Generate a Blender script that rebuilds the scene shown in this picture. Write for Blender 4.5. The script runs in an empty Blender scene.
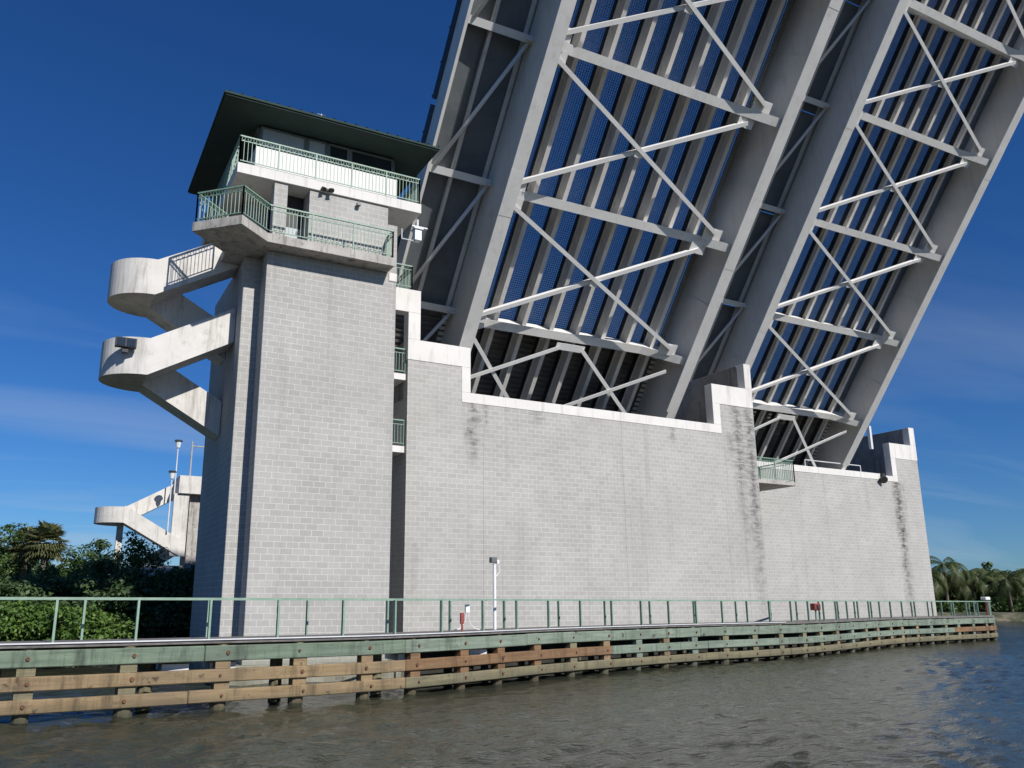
import bpy, math, random
import numpy as np
from mathutils import Vector, Matrix

SC = bpy.context.scene
COL = SC.collection
R = math.radians
PI = math.pi
rnd = random.Random(7)

# ------------------------------------------------------------------ camera
PITCH, ROLL, AZ, FPX = R(13.64), R(0.15), R(63.32), 818.4
fw = Vector((math.cos(AZ)*math.cos(PITCH), math.sin(AZ)*math.cos(PITCH), math.sin(PITCH)))
rt = Vector((math.sin(AZ), -math.cos(AZ), 0)); up = rt.cross(fw)
r2 = rt*math.cos(ROLL) + up*math.sin(ROLL); u2 = -rt*math.sin(ROLL) + up*math.cos(ROLL)
cam = bpy.data.objects.new('camera', bpy.data.cameras.new('camera'))
COL.objects.link(cam)
cam.matrix_world = Matrix(((r2.x, u2.x, -fw.x, 0), (r2.y, u2.y, -fw.y, 0), (r2.z, u2.z, -fw.z, 0), (0, 0, 0, 1)))
cam.data.sensor_width = 36; cam.data.lens = FPX/1024*36
cam.data.shift_x = (512-461.495)/1024; cam.data.shift_y = (401.734-384)/1024
cam.data.clip_start = 0.1; cam.data.clip_end = 20000
SC.camera = cam

# ------------------------------------------------------------------ light
SUN = Vector((0.185, -0.785, 0.590)).normalized()
ELEV = math.asin(SUN.z); ROT = math.atan2(SUN.x, SUN.y)
sun = bpy.data.objects.new('sun', bpy.data.lights.new('sun', 'SUN'))
COL.objects.link(sun)
sun.data.energy = 4.9; sun.data.angle = R(0.53); sun.data.color = (1.0, 0.955, 0.90)
sun.rotation_euler = SUN.to_track_quat('Z', 'Y').to_euler()
W = bpy.data.worlds.new('World'); SC.world = W; W.use_nodes = True
SC.view_settings.view_transform = 'Standard'; SC.view_settings.look = 'None'
SC.view_settings.exposure = 0.12; SC.view_settings.gamma = 1
def build_world():
    nt = W.node_tree; N = nt.nodes; L = nt.links; N.clear()
    out = N.new('ShaderNodeOutputWorld'); bg = N.new('ShaderNodeBackground')
    sky = N.new('ShaderNodeTexSky'); sky.sky_type = 'NISHITA'; sky.sun_disc = False
    sky.sun_elevation = ELEV; sky.sun_rotation = ROT; sky.altitude = 0
    sky.air_density = 1.0; sky.dust_density = 0.15; sky.ozone_density = 5.5
    tc = N.new('ShaderNodeTexCoord'); sep = N.new('ShaderNodeSeparateXYZ')
    L.new(tc.outputs['Generated'], sep.inputs[0])
    add = N.new('ShaderNodeMath'); add.operation = 'ADD'; add.inputs[1].default_value = 0.10
    L.new(sep.outputs['Z'], add.inputs[0])
    dx = N.new('ShaderNodeMath'); dx.operation = 'DIVIDE'; L.new(sep.outputs['X'], dx.inputs[0]); L.new(add.outputs[0], dx.inputs[1])
    dy = N.new('ShaderNodeMath'); dy.operation = 'DIVIDE'; L.new(sep.outputs['Y'], dy.inputs[0]); L.new(add.outputs[0], dy.inputs[1])
    cmb = N.new('ShaderNodeCombineXYZ'); L.new(dx.outputs[0], cmb.inputs[0]); L.new(dy.outputs[0], cmb.inputs[1])
    mp = N.new('ShaderNodeMapping'); mp.inputs['Rotation'].default_value = (0, 0, R(28)); mp.inputs['Scale'].default_value = (0.35, 1.1, 1)
    mp.inputs['Location'].default_value = (0.6, 2.05, 0)
    L.new(cmb.outputs[0], mp.inputs[0])
    no = N.new('ShaderNodeTexNoise'); no.inputs['Scale'].default_value = 0.75; no.inputs['Detail'].default_value = 9; no.inputs['Roughness'].default_value = 0.55; no.inputs['Distortion'].default_value = 0.5
    L.new(mp.outputs[0], no.inputs['Vector'])
    rp = N.new('ShaderNodeMapRange'); rp.inputs[1].default_value = 0.46; rp.inputs[2].default_value = 0.78; rp.inputs[3].default_value = 0; rp.inputs[4].default_value = 0.62; rp.clamp = True
    L.new(no.outputs['Fac'], rp.inputs[0])
    fz = N.new('ShaderNodeMapRange'); fz.inputs[1].default_value = 0.06; fz.inputs[2].default_value = 0.42; fz.inputs[3].default_value = 1; fz.inputs[4].default_value = 0; fz.clamp = True
    L.new(sep.outputs['Z'], fz.inputs[0])
    mu = N.new('ShaderNodeMath'); mu.operation = 'MULTIPLY'; L.new(rp.outputs[0], mu.inputs[0]); L.new(fz.outputs[0], mu.inputs[1])
    hsv = N.new('ShaderNodeHueSaturation'); hsv.inputs['Saturation'].default_value = 1.15; hsv.inputs['Value'].default_value = 1.0
    L.new(sky.outputs[0], hsv.inputs['Color'])
    mix = N.new('ShaderNodeMixRGB'); mix.inputs[2].default_value = (5.2, 6.3, 7.6, 1)
    tint = N.new('ShaderNodeMixRGB'); tint.blend_type = 'MULTIPLY'; tint.inputs[0].default_value = 1; tint.inputs[2].default_value = (.43, .67, .96, 1)
    L.new(hsv.outputs[0], tint.inputs[1])
    L.new(mu.outputs[0], mix.inputs[0]); L.new(tint.outputs[0], mix.inputs[1])
    L.new(mix.outputs[0], bg.inputs[0]); bg.inputs[1].default_value = 0.080
    L.new(bg.outputs[0], out.inputs[0])
build_world()

# ------------------------------------------------------------------ mesh helpers
class MB:
    def __init__(s): s.v = []; s.f = []
    def add(s, vs, fs):
        b = len(s.v); s.v += [tuple(map(float, q)) for q in vs]; s.f += [tuple(b+i for i in f) for f in fs]; return s
    def box(s, x0, x1, y0, y1, z0, z1):
        if x0 > x1: x0, x1 = x1, x0
        if y0 > y1: y0, y1 = y1, y0
        if z0 > z1: z0, z1 = z1, z0
        return s.add([(x0,y0,z0),(x1,y0,z0),(x1,y1,z0),(x0,y1,z0),(x0,y0,z1),(x1,y0,z1),(x1,y1,z1),(x0,y1,z1)],
                     [(0,3,2,1),(4,5,6,7),(0,1,5,4),(1,2,6,5),(2,3,7,6),(3,0,4,7)])
    def beam(s, a, b, w, h, upv=(0,0,1)):
        a = Vector(a); b = Vector(b); d = (b-a).normalized(); u = Vector(upv)
        if abs(d.dot(u.normalized())) > 0.98: u = Vector((0,1,0)) if abs(d.y) < .9 else Vector((1,0,0))
        sd = d.cross(u).normalized(); u = sd.cross(d).normalized()
        vs = []
        for p in (a, b):
            for i, j in ((-1,-1),(1,-1),(1,1),(-1,1)): vs.append(p + sd*(i*w/2) + u*(j*h/2))
        return s.add(vs, [(0,1,2,3)[::-1],(4,5,6,7),(0,1,5,4),(1,2,6,5),(2,3,7,6),(3,0,4,7)])
    def angle(s, a, b, w, th, upv):           # rolled steel angle: two thin legs
        a = Vector(a); b = Vector(b); d = (b-a).normalized(); u = Vector(upv)
        sd = d.cross(u).normalized(); u = sd.cross(d).normalized()
        s.beam(a, b, w, th, u)
        s.beam(a + sd*(w/2-th/2) + u*(w/2+th/2+.001), b + sd*(w/2-th/2) + u*(w/2+th/2+.001), th, w, u)
        return s
    def cyl(s, a, b, r0, r1=None, n=10, caps=True):
        r1 = r0 if r1 is None else r1
        a = Vector(a); b = Vector(b); d = (b-a).normalized()
        t = Vector((0,0,1)) if abs(d.z) < .9 else Vector((1,0,0))
        p = d.cross(t).normalized(); q = d.cross(p)
        vs = []
        for c, r in ((a, r0), (b, r1)):
            for i in range(n):
                an = 2*PI*i/n; vs.append(c + p*(r*math.cos(an)) + q*(r*math.sin(an)))
        fs = [(i, (i+1) % n, n+(i+1) % n, n+i) for i in range(n)]
        if caps: fs += [tuple(range(n))[::-1], tuple(range(n, 2*n))]
        return s.add(vs, fs)
    def tube(s, pts, r, n=6):
        for a, b in zip(pts[:-1], pts[1:]): s.cyl(a, b, r, r, n)
        return s
    def prism(s, poly, lo, hi, axis='z'):
        m = {'z': lambda a, b, c: (a, b, c), 'y': lambda a, b, c: (a, c, b), 'x': lambda a, b, c: (c, a, b)}[axis]
        n = len(poly)
        vs = [m(a, b, lo) for a, b in poly] + [m(a, b, hi) for a, b in poly]
        return s.add(vs, [tuple(range(n))[::-1], tuple(range(n, 2*n))] + [(i, (i+1) % n, n+(i+1) % n, n+i) for i in range(n)])
    def ring(s, c, r, th, nx, n=8):           # small ring in the plane spanned by nx and z
        c = Vector(c); nx = Vector(nx)
        pts = [c + nx*(r*math.cos(2*PI*i/n)) + Vector((0,0,r*math.sin(2*PI*i/n))) for i in range(n+1)]
        for a, b in zip(pts[:-1], pts[1:]): s.beam(a, b, th, th, nx.cross(Vector((0,0,1))))
        return s
    def build(s, name, m, parent=None, bevel=0, smooth=False):
        off = BASE.get(parent.name, Vector()) if parent else Vector()
        me = bpy.data.meshes.new(name)
        me.from_pydata([tuple(Vector(q)-off) for q in s.v], [], s.f)
        import bmesh
        bm = bmesh.new(); bm.from_mesh(me); bmesh.ops.recalc_face_normals(bm, faces=bm.faces)
        bm.to_mesh(me); bm.free()
        if smooth:
            for p in me.polygons: p.use_smooth = True
        me.materials.append(m)
        o = bpy.data.objects.new(name, me); COL.objects.link(o)
        if parent: o.parent = parent; BASE[o.name] = off
        else: BASE[o.name] = Vector()
        if bevel:
            b = o.modifiers.new('bevel', 'BEVEL'); b.width = bevel; b.segments = 1; b.limit_method = 'ANGLE'
        return o
BASE = {}
def thing(name, loc, label, cat, group=None):
    o = bpy.data.objects.new(name, None); COL.objects.link(o); o.location = loc
    o.empty_display_size = 0.3
    o['label'] = label; o['category'] = cat
    if group: o['group'] = group
    BASE[o.name] = Vector(loc); return o
def tag(o, label, cat, group=None):
    o['label'] = label; o['category'] = cat
    if group: o['group'] = group
    return o
def copy_tree(o, parent=None):
    c = o.copy(); COL.objects.link(c)
    if parent: c.parent = parent
    for ch in list(o.children): copy_tree(ch, c)
    return c

# ------------------------------------------------------------------ materials
def mat_new(name):
    m = bpy.data.materials.new(name); m.use_nodes = True
    nt = m.node_tree; nt.nodes.clear()
    out = nt.nodes.new('ShaderNodeOutputMaterial'); bs = nt.nodes.new('ShaderNodeBsdfPrincipled')
    nt.links.new(bs.outputs[0], out.inputs[0])
    return m, nt, bs
def nd(nt, t, **kw):
    n = nt.nodes.new(t)
    for k, v in kw.items(): setattr(n, k, v)
    return n
def mth(nt, op, a, b=None, clamp=False):
    n = nt.nodes.new('ShaderNodeMath'); n.operation = op; n.use_clamp = clamp
    for i, q in enumerate((a, b)):
        if q is None: continue
        if isinstance(q, (int, float)): n.inputs[i].default_value = q
        else: nt.links.new(q, n.inputs[i])
    return n.outputs[0]
def pos(nt):
    return nt.nodes.new('ShaderNodeNewGeometry').outputs['Position']
def noise(nt, vec, scale, detail=5, rough=.6, stretch=None):
    if stretch:
        mp = nt.nodes.new('ShaderNodeMapping'); mp.inputs['Scale'].default_value = stretch
        nt.links.new(vec, mp.inputs[0]); vec = mp.outputs[0]
    n = nt.nodes.new('ShaderNodeTexNoise'); n.inputs['Scale'].default_value = scale
    n.inputs['Detail'].default_value = detail; n.inputs['Roughness'].default_value = rough
    nt.links.new(vec, n.inputs['Vector']); return n.outputs['Fac']
def rng_(nt, f, a, b, c=0., d=1.):
    n = nt.nodes.new('ShaderNodeMapRange'); n.clamp = True
    for i, q in enumerate((a, b, c, d)): n.inputs[i+1].default_value = q
    nt.links.new(f, n.inputs[0]); return n.outputs[0]
def mixc(nt, f, a, b):
    n = nt.nodes.new('ShaderNodeMixRGB')
    for i, q in enumerate((f, a, b)):
        if hasattr(q, 'is_linked'): nt.links.new(q, n.inputs[i])
        elif i == 0: n.inputs[0].default_value = q
        else: n.inputs[i].default_value = (*q, 1)
    return n.outputs[0]
def bump(nt, bs, h, strength, dist):
    b = nt.nodes.new('ShaderNodeBump'); b.inputs['Strength'].default_value = strength; b.inputs['Distance'].default_value = dist
    nt.links.new(h, b.inputs['Height']); nt.links.new(b.outputs[0], bs.inputs['Normal'])

def mottled(name, c1, c2, scale=2., rough=.8, streak=None, spots=None, bmp=.15, metal=0.):
    m, nt, bs = mat_new(name); p = pos(nt)
    f = rng_(nt, noise(nt, p, scale, 6), .35, .65)
    col = mixc(nt, f, c1, c2)
    if streak:      # (colour, amount): rain streaks, stretched down
        s = rng_(nt, noise(nt, p, 1.6, 6, .7, (2.2, 2.2, .22)), .52, .72, 0, streak[1])
        col = mixc(nt, s, col, streak[0])
    if spots:       # (colour, amount, scale)
        s = rng_(nt, noise(nt, p, spots[2], 8, .75), .56, .68, 0, spots[1])
        col = mixc(nt, s, col, spots[0])
    nt.links.new(col, bs.inputs['Base Color']); bs.inputs['Roughness'].default_value = rough
    bs.inputs['Metallic'].default_value = metal
    bump(nt, bs, noise(nt, p, 35, 4), bmp, .02)
    return m

STAINS = [(15.62, .4, 8.2, 5.0, .85), (16.25, .15, 8.2, 6.6, .5), (30.75, .6, 10.3, 1.0, .8), (31.5, .55, 9.9, -2.5, .85), (30.3, .6, 8.2, 6.0, .6), (26.5, .3, 8.1, 7.0, .5), (18.8, .5, 8.1, 7.3, .5),
          (13.0, .25, 2.2, -1.0, .25), (52.75, .65, 8.2, -3, 1.), (53.4, .2, 8.0, 3.0, .35), (49.5, .3, 8.1, 4.5, .25)]
def block_wall(name, c1, c2, mortar, stains=True):
    m, nt, bs = mat_new(name); p = pos(nt)
    sp = nd(nt, 'ShaderNodeSeparateXYZ'); nt.links.new(p, sp.inputs[0])
    xy = mth(nt, 'ADD', sp.outputs[0], sp.outputs[1])
    cb = nd(nt, 'ShaderNodeCombineXYZ'); nt.links.new(xy, cb.inputs[0]); nt.links.new(sp.outputs[2], cb.inputs[1])
    br = nd(nt, 'ShaderNodeTexBrick'); nt.links.new(cb.outputs[0], br.inputs['Vector'])
    br.inputs['Scale'].default_value = 1; br.inputs['Brick Width'].default_value = .406; br.inputs['Row Height'].default_value = .203
    br.inputs['Mortar Size'].default_value = .011; br.inputs['Mortar Smooth'].default_value = .35
    br.inputs['Color1'].default_value = (*c1, 1); br.inputs['Color2'].default_value = (*c2, 1); br.inputs['Mortar'].default_value = (*mortar, 1)
    # mortar is pale in some places and grey with dirt in others
    big = rng_(nt, noise(nt, p, .35, 4), .38, .62)
    flat = mixc(nt, .5, c1, c2)
    washed = rng_(nt, noise(nt, p, .22, 3), .35, .65, .15, .85)
    col = mixc(nt, mth(nt, 'MULTIPLY', washed, .42), br.outputs['Color'], flat)
    grey = nd(nt, 'ShaderNodeMixRGB'); grey.blend_type = 'MULTIPLY'; nt.links.new(col, grey.inputs[1])
    grey.inputs[2].default_value = (.78, .76, .74, 1); nt.links.new(mth(nt, 'MULTIPLY', big, .45), grey.inputs[0]); col = grey.outputs[0]
    fine = rng_(nt, noise(nt, p, 9, 6, .7), .3, .7, 0, .22)
    col = mixc(nt, fine, col, tuple(q*.62 for q in c1))
    # dark rain streaks of the whole height, faint
    s = rng_(nt, noise(nt, p, .9, 7, .7, (2.5, 2.5, .12)), .56, .78, 0, .35); col = mixc(nt, s, col, (.14, .13, .12))
    lime = rng_(nt, noise(nt, p, 1.7, 9, .8, (1., 1., 1.8)), .63, .68, 0, .5); col = mixc(nt, lime, col, (.62, .61, .58))
    if stains:
        tot = None
        brk = rng_(nt, noise(nt, p, 1.9, 8, .8, (1.1, 1.1, 3.6)), .44, .56)
        for xc, w, zt, zb, a in STAINS:
            wob = mth(nt, 'ADD', mth(nt, 'SUBTRACT', sp.outputs[0], xc), mth(nt, 'MULTIPLY', mth(nt, 'SUBTRACT', noise(nt, p, 1.1, 4), .5), w*1.6))
            k = rng_(nt, mth(nt, 'ABSOLUTE', wob), 0, w, 1, 0)
            k = mth(nt, 'MULTIPLY', k, rng_(nt, sp.outputs[2], zb, zb+(zt-zb)*.6, 0, a))
            k = mth(nt, 'MULTIPLY', k, rng_(nt, sp.outputs[2], zt, zt+.05, 1, 0))
            tot = k if tot is None else mth(nt, 'MAXIMUM', tot, k)
        k = mth(nt, 'MULTIPLY', tot, mth(nt, 'ADD', mth(nt, 'MULTIPLY', brk, .8), .2))
        col = mixc(nt, k, col, (.045, .042, .038))
    odd = noise(nt, p, 1.15, 8, .8, (1., 1., 2.6))          # scattered dirty and replaced blocks
    od = mth(nt, 'MULTIPLY', rng_(nt, odd, .62, .70, 0, .55), rng_(nt, noise(nt, p, .3, 2), .5, .62)); col = mixc(nt, od, col, (.17, .16, .145))
    fr = mth(nt, 'FRACT', mth(nt, 'DIVIDE', mth(nt, 'ADD', xy, 1.35), 7.3)); jt = rng_(nt, mth(nt, 'ABSOLUTE', mth(nt, 'SUBTRACT', fr, .5)), .0012, .0022, .55, 0)
    col = mixc(nt, jt, col, (.12, .115, .105))
    low = rng_(nt, sp.outputs[2], -2.3, -1.4, .8, 0); col = mixc(nt, low, col, (.13, .14, .08))
    nt.links.new(col, bs.inputs['Base Color']); bs.inputs['Roughness'].default_value = .9
    h = mth(nt, 'ADD', br.outputs['Fac'], mth(nt, 'MULTIPLY', noise(nt, p, 30, 4), -.6))
    b = nd(nt, 'ShaderNodeBump'); b.invert = True; b.inputs['Strength'].default_value = .35; b.inputs['Distance'].default_value = .012
    nt.links.new(h, b.inputs['Height']); nt.links.new(b.outputs[0], bs.inputs['Normal'])
    return m

def timber(name, c1, c2, dark=(.03, .022, .015)):
    m, nt, bs = mat_new(name); p = pos(nt)
    sp = nd(nt, 'ShaderNodeSeparateXYZ'); nt.links.new(p, sp.inputs[0])
    f = rng_(nt, noise(nt, p, 1.1, 8, .7, (.6, .6, 9)), .32, .68); col = mixc(nt, f, c1, c2)
    old = rng_(nt, noise(nt, p, .5, 5, .7, (1, 1, 2.5)), .42, .66, 0, .55); col = mixc(nt, old, col, tuple(.55*q+.035 for q in c1))
    s = rng_(nt, noise(nt, p, 2.2, 8, .8, (.7, .7, 3)), .56, .72, 0, .6); col = mixc(nt, s, col, dark)
    k = rng_(nt, noise(nt, p, 2.6, 3), .66, .72, 0, .8); col = mixc(nt, k, col, dark)
    drip = rng_(nt, noise(nt, p, 2.4, 7, .75, (1., 1., .12)), .50, .68, 0, .8); col = mixc(nt, drip, col, tuple(q*.28 for q in c1))
    wet = rng_(nt, sp.outputs[2], -2.48, -2.12, .9, 0); col = mixc(nt, wet, col, (.05, .05, .03))
    nt.links.new(col, bs.inputs['Base Color']); bs.inputs['Roughness'].default_value = .85
    bump(nt, bs, noise(nt, p, 6, 6, .7, (.5, .5, 10)), .5, .02)
    return m

def foliage(name, dark, mid, light, seed=0):
    m, nt, bs = mat_new(name)
    g = nt.nodes.new('ShaderNodeNewGeometry'); oi = nt.nodes.new('ShaderNodeObjectInfo')
    n = noise(nt, g.outputs['Position'], .9, 3)
    f = mth(nt, 'ADD', mth(nt, 'MULTIPLY', g.outputs['Random Per Island'], .6), mth(nt, 'MULTIPLY', n, .55))
    cr = nt.nodes.new('ShaderNodeValToRGB'); e = cr.color_ramp.elements
    e[0].position = .2; e[0].color = (*dark, 1); e[1].position = .85; e[1].color = (*light, 1)
    q = e.new(.5); q.color = (*mid, 1)
    nt.links.new(f, cr.inputs[0]); nt.links.new(cr.outputs[0], bs.inputs['Base Color'])
    bs.inputs['Roughness'].default_value = .55
    tr = nt.nodes.new('ShaderNodeBsdfTranslucent'); nt.links.new(cr.outputs[0], tr.inputs[0])
    ms = nt.nodes.new('ShaderNodeMixShader'); ms.inputs[0].default_value = .35
    nt.links.new(bs.outputs[0], ms.inputs[1]); nt.links.new(tr.outputs[0], ms.inputs[2])
    nt.links.new(ms.outputs[0], [x for x in nt.nodes if x.type == 'OUTPUT_MATERIAL'][0].inputs[0])
    return m
def glass(name, col, rough=.08):
    m, nt, bs = mat_new(name); bs.inputs['Base Color'].default_value = (*col, 1)
    bs.inputs['Roughness'].default_value = rough; bs.inputs['Specular IOR Level'].default_value = .8
    bump(nt, bs, noise(nt, pos(nt), 1.2, 2), .05, .02)
    return m

M = dict(
    block=block_wall('block_wall', (.372, .367, .345), (.43, .423, .398), (.62, .61, .58)),
    conc=mottled('smooth_concrete', (.56, .54, .50), (.64, .62, .58), 1.2, .85, ((.24, .225, .19), .75), ((.33, .31, .27), .6, 2.5)),
    conc_white=mottled('painted_concrete', (.62, .605, .57), (.68, .66, .63), 1.0, .8, ((.36, .34, .30), .7), ((.45, .43, .39), .4, 2.)),
    conc_old=mottled('weathered_concrete', (.34, .325, .295), (.45, .43, .395), 2., .9, ((.10, .095, .08), .95), ((.09, .085, .07), .9, 3.6)),
    conc_wet=mottled('tide_stained_concrete', (.15, .15, .11), (.30, .29, .24), 1.5, .8, ((.08, .085, .05), .8), ((.05, .05, .035), .8, 3.)),
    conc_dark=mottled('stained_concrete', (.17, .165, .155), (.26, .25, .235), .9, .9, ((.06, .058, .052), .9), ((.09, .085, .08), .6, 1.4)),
    steel=mottled('painted_bridge_steel', (.64, .63, .60), (.70, .69, .66), .7, .55, ((.42, .39, .34), .4), ((.40, .38, .35), .35, 1.5), .03),
    steel2=mottled('painted_steel_bracing', (.70, .69, .66), (.76, .75, .72), 1.5, .5, None, ((.42, .38, .33), .4, 3.), .03),
    stringer=mottled('painted_stringer_steel', (.56, .545, .51), (.62, .60, .57), 1., .6, ((.26, .24, .21), .4), None, .03),
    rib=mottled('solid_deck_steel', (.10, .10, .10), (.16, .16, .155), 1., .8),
    plate=mottled('walkway_plate_steel', (.10, .115, .125), (.15, .165, .175), .8, .6, ((.10,.10,.10), .4)),
    grate=mottled('galvanised_grating', (.20, .20, .195), (.27, .27, .26), 3., .5, None, None, .0, .4),
    dark=mottled('dark_steel', (.02, .021, .022), (.035, .036, .037), 3., .6),
    green=mottled('green_painted_metal', (.15, .255, .19), (.20, .32, .245), 3., .5, ((.10, .12, .09), .5), ((.30, .36, .30), .35, 9.), .05),
    galv=mottled('green_galvanised_post', (.17, .27, .20), (.25, .35, .275), 3., .55, ((.15, .2, .15), .5), None, .05),
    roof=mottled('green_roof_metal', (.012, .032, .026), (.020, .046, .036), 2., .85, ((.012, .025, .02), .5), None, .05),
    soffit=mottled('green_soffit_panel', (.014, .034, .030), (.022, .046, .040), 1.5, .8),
    dado=mottled('white_panel', (.58, .58, .565), (.66, .655, .64), 1., .6, ((.5, .5, .47), .4)),
    frame=mottled('grey_window_frame', (.10, .115, .115), (.14, .155, .155), 2., .5),
    blind=mottled('window_blind', (.30, .34, .35), (.37, .41, .42), .6, .5),
    glass=glass('dark_glass', (.02, .028, .032)),
    t_green=timber('treated_green_timber', (.10, .14, .10), (.19, .25, .175)),
    t_teal=timber('pale_teal_timber', (.125, .17, .125), (.25, .30, .235)),
    t_tan=timber('tan_timber', (.20, .138, .07), (.33, .24, .13)),
    t_orange=timber('reddish_timber', (.145, .078, .032), (.27, .16, .078)),
    t_olive=timber('olive_timber', (.14, .125, .07), (.25, .22, .13)),
    plank=mottled('deck_plank', (.10, .095, .09), (.17, .16, .15), 3., .9),
    tar=mottled('tarred_boards', (.018, .017, .014), (.035, .033, .028), 2., .95),  # near-black: shade put into the colour of the fender gap sheet
    edge=mottled('pale_pipe', (.55, .56, .58), (.66, .67, .68), 2., .5),
    rust=mottled('rusty_bolt', (.10, .045, .025), (.16, .075, .04), 9., .9),
    white=mottled('white_enamel', (.72, .73, .73), (.78, .78, .77), 2., .4),
    red=mottled('red_enamel', (.20, .035, .03), (.28, .06, .045), 4., .5),
    lampglass=mottled('milky_lamp_glass', (.62, .70, .72), (.70, .76, .78), 3., .3),
    bark=mottled('tree_bark', (.10, .08, .06), (.19, .16, .12), 5., .95, None, None, .6),
    fol_a=foliage('broad_leaves', (.022, .055, .014), (.060, .120, .030), (.120, .195, .050)),
    fol_b=foliage('bright_leaves', (.035, .085, .014), (.085, .165, .030), (.160, .260, .055)),
    fol_c=foliage('dark_leaves', (.022, .052, .018), (.055, .105, .034), (.110, .170, .060)),
    fol_p=foliage('palm_fronds', (.022, .045, .014), (.055, .090, .025), (.140, .150, .045)),
    fol_s=foliage('fan_palm_leaves', (.060, .080, .028), (.125, .150, .055), (.220, .220, .110)),
)
def ground_mat():
    m, nt, bs = mat_new('sandy_ground'); p = pos(nt)
    f = rng_(nt, noise(nt, p, .25, 8, .7), .45, .6)
    col = mixc(nt, f, (.04, .055, .02), (.20, .17, .12))
    nt.links.new(col, bs.inputs['Base Color']); bs.inputs['Roughness'].default_value = .95
    bump(nt, bs, noise(nt, p, 3, 6), .5, .1); return m
M['ground'] = ground_mat()
def water_mat():
    m, nt, bs = mat_new('murky_water'); p = pos(nt)
    f = rng_(nt, noise(nt, p, .12, 4), .35, .65)
    col = mixc(nt, f, (.024, .027, .018), (.036, .039, .027))
    nt.links.new(col, bs.inputs['Base Color'])
    bs.inputs['Roughness'].default_value = .10; bs.inputs['IOR'].default_value = 1.333
    w1 = noise(nt, p, .85, 5, .62, (1., 2.2, 1)); w2 = noise(nt, p, 3.2, 4, .6, (1., 1.7, 1)); w3 = noise(nt, p, .22, 3, .5)
    h = mth(nt, 'ADD', mth(nt, 'MULTIPLY', w1, .7), mth(nt, 'MULTIPLY', w2, .35))
    bump(nt, bs, h, 1., .12); return m
M['water'] = water_mat()

# ------------------------------------------------------------------ setting
WZ = -2.50
def mesh_np(name, V, F, mat):
    me = bpy.data.meshes.new(name); k = F.shape[1]
    me.vertices.add(len(V)); me.vertices.foreach_set('co', V.astype(np.float32).ravel())
    me.loops.add(F.size); me.loops.foreach_set('vertex_index', F.astype(np.int32).ravel())
    me.polygons.add(len(F)); me.polygons.foreach_set('loop_start', np.arange(0, F.size, k, dtype=np.int32)); me.polygons.foreach_set('loop_total', np.full(len(F), k, dtype=np.int32))
    me.update(); me.validate(); me.materials.append(mat); return me
def water_sheet():
    def axis(a, b, st, hi): 
        out = list(np.arange(a, b, st)); q = st; x = out[-1]
        while x < hi: q *= 1.045; x += q; out.append(x)
        q = st; x = a; pre = []
        while x > -4200: q *= 1.25; x -= q; pre.append(x)
        return np.array(pre[::-1]+out)
    X = axis(-8, 38, .13, 4200); Y = axis(2, 30, .13, 4200)
    gx, gy = np.meshgrid(X, Y, indexing='ij'); z = np.zeros_like(gx); g = np.random.default_rng(5)
    d = np.hypot(gx-8, gy-10)
    for i in range(46):
        lam = .42*(1.052**i)*g.uniform(.9, 1.1); th = R(-62)+g.normal()*.55; k = 2*PI/lam
        amp = .0110*lam**.7*(1 if lam < 1.25 else .30)*.70
        fade = np.clip(1.6-d/(lam*48), 0, 1)
        ph = g.uniform(0, 6.28)
        z += amp*fade*np.sin(k*(gx*math.cos(th)+gy*math.sin(th))+ph+.8*np.sin(gx*.21+i)+.7*np.sin(gy*.27+i*2))
    z *= 1.+.35*np.sin(gx*.17+gy*.11)
    nx, ny = gx.shape; V = np.stack([gx, gy, z+WZ], -1).reshape(-1, 3)
    idx = np.arange(nx*ny).reshape(nx, ny)
    F = np.stack([idx[:-1, :-1], idx[1:, :-1], idx[1:, 1:], idx[:-1, 1:]], -1).reshape(-1, 4)
    me = mesh_np('water', V, F, M['water']); me.polygons.foreach_set('use_smooth', np.ones(len(F), dtype=bool))
    o = bpy.data.objects.new('water', me); COL.objects.link(o); o['kind'] = 'structure'
water_sheet()
shore = [(-4000,30.),(-40,33.),(-8,36.2),(5,36.8),(12,43.),(56,47.),(90,90),(104,84),(108,77),(112,73),(117,68),(122,62),(150,50),(400,30),(4000,-200)]
far = [(4000,5000),(-4000,5000)]
g = MB()
n = len(shore)
vs = [(x, y-1.6, WZ-.6) for x, y in shore] + [(x, y+1.2, -1.75) for x, y in shore] + [(x+(.5 if x > 60 else 0), y+5., -1.45) for x, y in shore] + [(4000,5000,-1.45),(-4000,5000,-1.45)]
fs = [(i, i+1, n+i+1, n+i) for i in range(n-1)] + [(n+i, n+i+1, 2*n+i+1, 2*n+i) for i in range(n-1)] + [tuple(range(2*n, 3*n)) + (3*n, 3*n+1)]
g.add(vs, fs); o = g.build('ground', M['ground']); o['kind'] = 'structure'

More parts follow.
